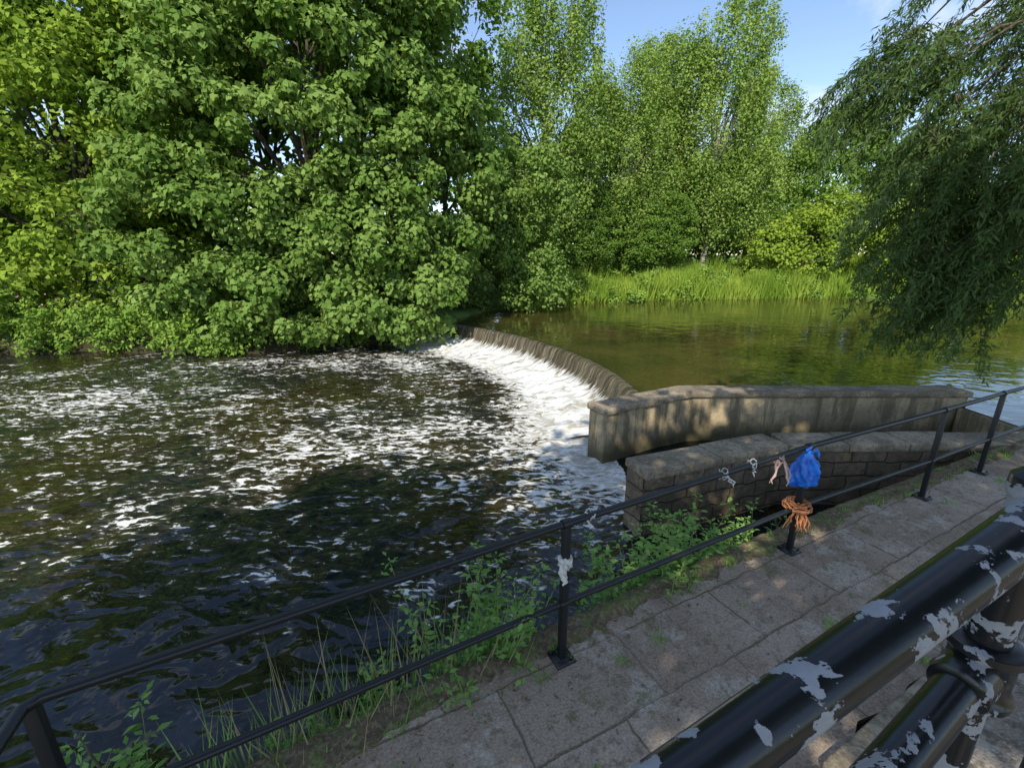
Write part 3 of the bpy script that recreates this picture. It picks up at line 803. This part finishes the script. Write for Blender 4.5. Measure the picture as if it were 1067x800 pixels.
def cluster(cx, cy, sx_, sy_, n):
    out_ = []
    for i in range(n):
        t_ = rg.uniform(-1,1); w_ = rg.uniform(-1,1); x = cx+t_*sx_*.89-w_*sy_*.45; y = cy+t_*sx_*.45+w_*sy_*.89
        out_.append((x, y, max(tz(x, y)-.05, -.95)))
    return out_
weeds("weed_clump", cluster(-.22,2.38,.24,.08,11), .9, 1.4, 61)
weeds("weed_clump", cluster(1.35,3.22,.45,.12,18), .75, 1.3, 62, .10)
weeds("weed_clump", cluster(2.2,3.72,.40,.12,14), .55, 1.0, 63)
weeds("weed_clump", cluster(-2.2,1.5,.3,.12,12), .55, 1.0, 64, .1)
weeds("weed_clump", cluster(-1.0,1.98,.35,.08,11), .6, .95, 65, .075)
weeds("weed_clump", cluster(.75,2.85,.25,.06,6), .5, .85, 66, .07)
def edge_pts(t0, t1, n, off_lo, off_hi, z=None):
    x = rg.uniform(t0, t1, n); y = np.interp(x, [p[0] for p in edge], [p[1] for p in edge]); k = rg.uniform(off_lo, off_hi, n)
    X = x-.454*k; Y = y+.891*k
    Z = np.maximum(terrain_z(X, Y), -.9) if z is None else np.full(n, z)
    return np.stack([X, Y, Z], -1)
scatter_grass("edge_grass", edge_pts(-1.7,.1,420,.0,.22), .6, 1.1, .015, M_weed, 71, .20)
scatter_grass("edge_grass", edge_pts(-.1,3.4,300,.0,.25), .3, .8, .012, M_weed, 72, .25)
scatter_grass("dry_grass", edge_pts(-1.3,-.3,130,.0,.2), .8, 1.35, .011, M_dry, 73, .20)
pp = []
for i in range(90):
    x = rg.uniform(-1.2,8); y = np.interp(x, [p[0] for p in edge], [p[1] for p in edge]); k = rg.choice([.03,.06,.10,.16,.42,.82,1.24,1.25])+rg.normal()*.03
    cx, cy = x+.454*k, y-.891*k
    m = rg.integers(6,34)
    for j in range(m): pp.append((cx+rg.normal()*.03, cy+rg.normal()*.02, 0))
scatter_grass("path_tufts", pp, .02, .085, .006, M_weed, 74, .5)
n = 2000
x = rg.uniform(-1.5,8,n); y = np.interp(x, [p[0] for p in edge], [p[1] for p in edge]); k = np.where(rg.random(n) < .6, np.abs(rg.normal(size=n))*.16+.02, rg.uniform(0,1.25,n))
P = np.stack([x+.454*k, y-.891*k, np.full(n, .010)], -1)
V, F = leaf_arrays(P, unit(rg.normal(size=(n,3))*np.array((1,1,.15))), unit(rg.normal(size=(n,3))*.3+np.array((0,0,1))), rg.uniform(.010,.038,n), rg.uniform(.005,.018,n))
new_obj("leaf_litter", mesh_np("leaf_litter", V, F, tint=rg.random(n)), None, (M_litter,))
M_soil, nt, out = newmat("mossy_soil")
v = mapping(nt); n1 = noise(nt, v, 7, 6, .7); n2 = noise(nt, v, 40, 4)
c = mix(nt, step(nt, n1, .48, .60), (.13,.095,.06), (.12,.15,.045)); c = mix(nt, math_(nt,'MULTIPLY',step(nt, n2, .45, .65),.6), c, (.28,.22,.15))
princ(nt, out, c, .95, bump(nt, math_(nt,'ADD',n1,n2), .9, .02), .1)
NX, NY = 520, 12; V = []
for i in range(NX):
    x = -1.7+i*(9.2/NX); y = float(np.interp(x, [p[0] for p in edge], [p[1] for p in edge]))
    wdt = .14+.11*mnoise.noise(Vector((x*1.6,3,0)))+.05*mnoise.noise(Vector((x*7,9,0)))+.03*mnoise.noise(Vector((x*19,9,0)))
    for j in range(NY):
        f_ = j/(NY-1); k = -.07+f_*(max(.04,wdt)+.07)
        hgt = math.sin(math.pi*min(1,f_*1.0))*.03*(1+1.3*mnoise.noise(Vector((x*8,k*14,0))))+.010*mnoise.noise(Vector((x*30,k*30,0)))
        z = (-.07 if j == 0 else (-.012 if j == NY-1 else hgt-.004))
        V.append((x+.454*k, y-.891*k, z))
F = [(i*NY+j, i*NY+j+1, (i+1)*NY+j+1, (i+1)*NY+j) for i in range(NX-1) for j in range(NY-1)]
new_obj("mossy_soil_verge", mesh_np("mossy_soil_verge", V, F, True), None, (M_soil,))
tw = empty("bare_twig", (-1.95,1.55,-.7)); b = Builder()
b.tube([(0,0,0),(.02,.02,.4),(-.02,.0,.7),(-.1,.02,.9)], [.012,.010,.008,.004], 6); b.tube([(-.02,0,.7),(.05,.02,.85)], [.006,.003], 6)
b.obj("twig_stem", tw, M_bark)

# ------------------------------------------------------------------ light & sky
h = np.array((.34,.94)); h /= np.linalg.norm(h); EL = R(44)
Ldir = Vector((h[0]*math.cos(EL), h[1]*math.cos(EL), -math.sin(EL)))
sun = bpy.data.lights.new("sun", 'SUN'); sun.energy = 5.0; sun.angle = R(.5); sun.color = (1,.94,.80)
so = bpy.data.objects.new("sun", sun); so.rotation_euler = Ldir.to_track_quat('-Z','Y').to_euler(); so.location = (0,-10,30); col.objects.link(so)
w = bpy.data.worlds.new("World"); scene.world = w; w.use_nodes = True
nt = w.node_tree; nt.nodes.clear()
out = nd(nt, 'ShaderNodeOutputWorld'); bg = nd(nt, 'ShaderNodeBackground'); bg.inputs[1].default_value = .15
sky = nd(nt, 'ShaderNodeTexSky', sky_type='NISHITA'); sky.sun_disc = False; sky.sun_elevation = EL
sky.sun_rotation = math.atan2(-h[0], -h[1]) % (2*math.pi); sky.air_density = 1.0; sky.dust_density = .35
tc = nd(nt, 'ShaderNodeTexCoord')
mp = mapping(nt, (1.0,1.0,3.2), (0,R(14),R(30)), src=tc.outputs['Generated'])
cl = step(nt, noise(nt, mp, 2.6, 5, .62, .8), .47, .72)
skc = mix(nt, 1.0, sky.outputs[0], (1.5,1.5,1.55), 'MULTIPLY')
c = mix(nt, math_(nt, 'MULTIPLY', cl, .65), skc, (7.0,7.3,7.6))
lk(nt, c, bg.inputs[0]); lk(nt, bg.outputs[0], out.inputs[0])

# ------------------------------------------------------------------ camera
cam = bpy.data.cameras.new("camera"); cam.sensor_width = 36; cam.lens = 15.72; cam.clip_start = .02; cam.clip_end = 1500
co = bpy.data.objects.new("camera", cam); co.location = (0,0,2.4); co.rotation_euler = (R(90-16.15),0,0); col.objects.link(co)
scene.camera = co
scene.view_settings.view_transform = 'Standard'; scene.view_settings.look = 'None'; scene.view_settings.exposure = 0
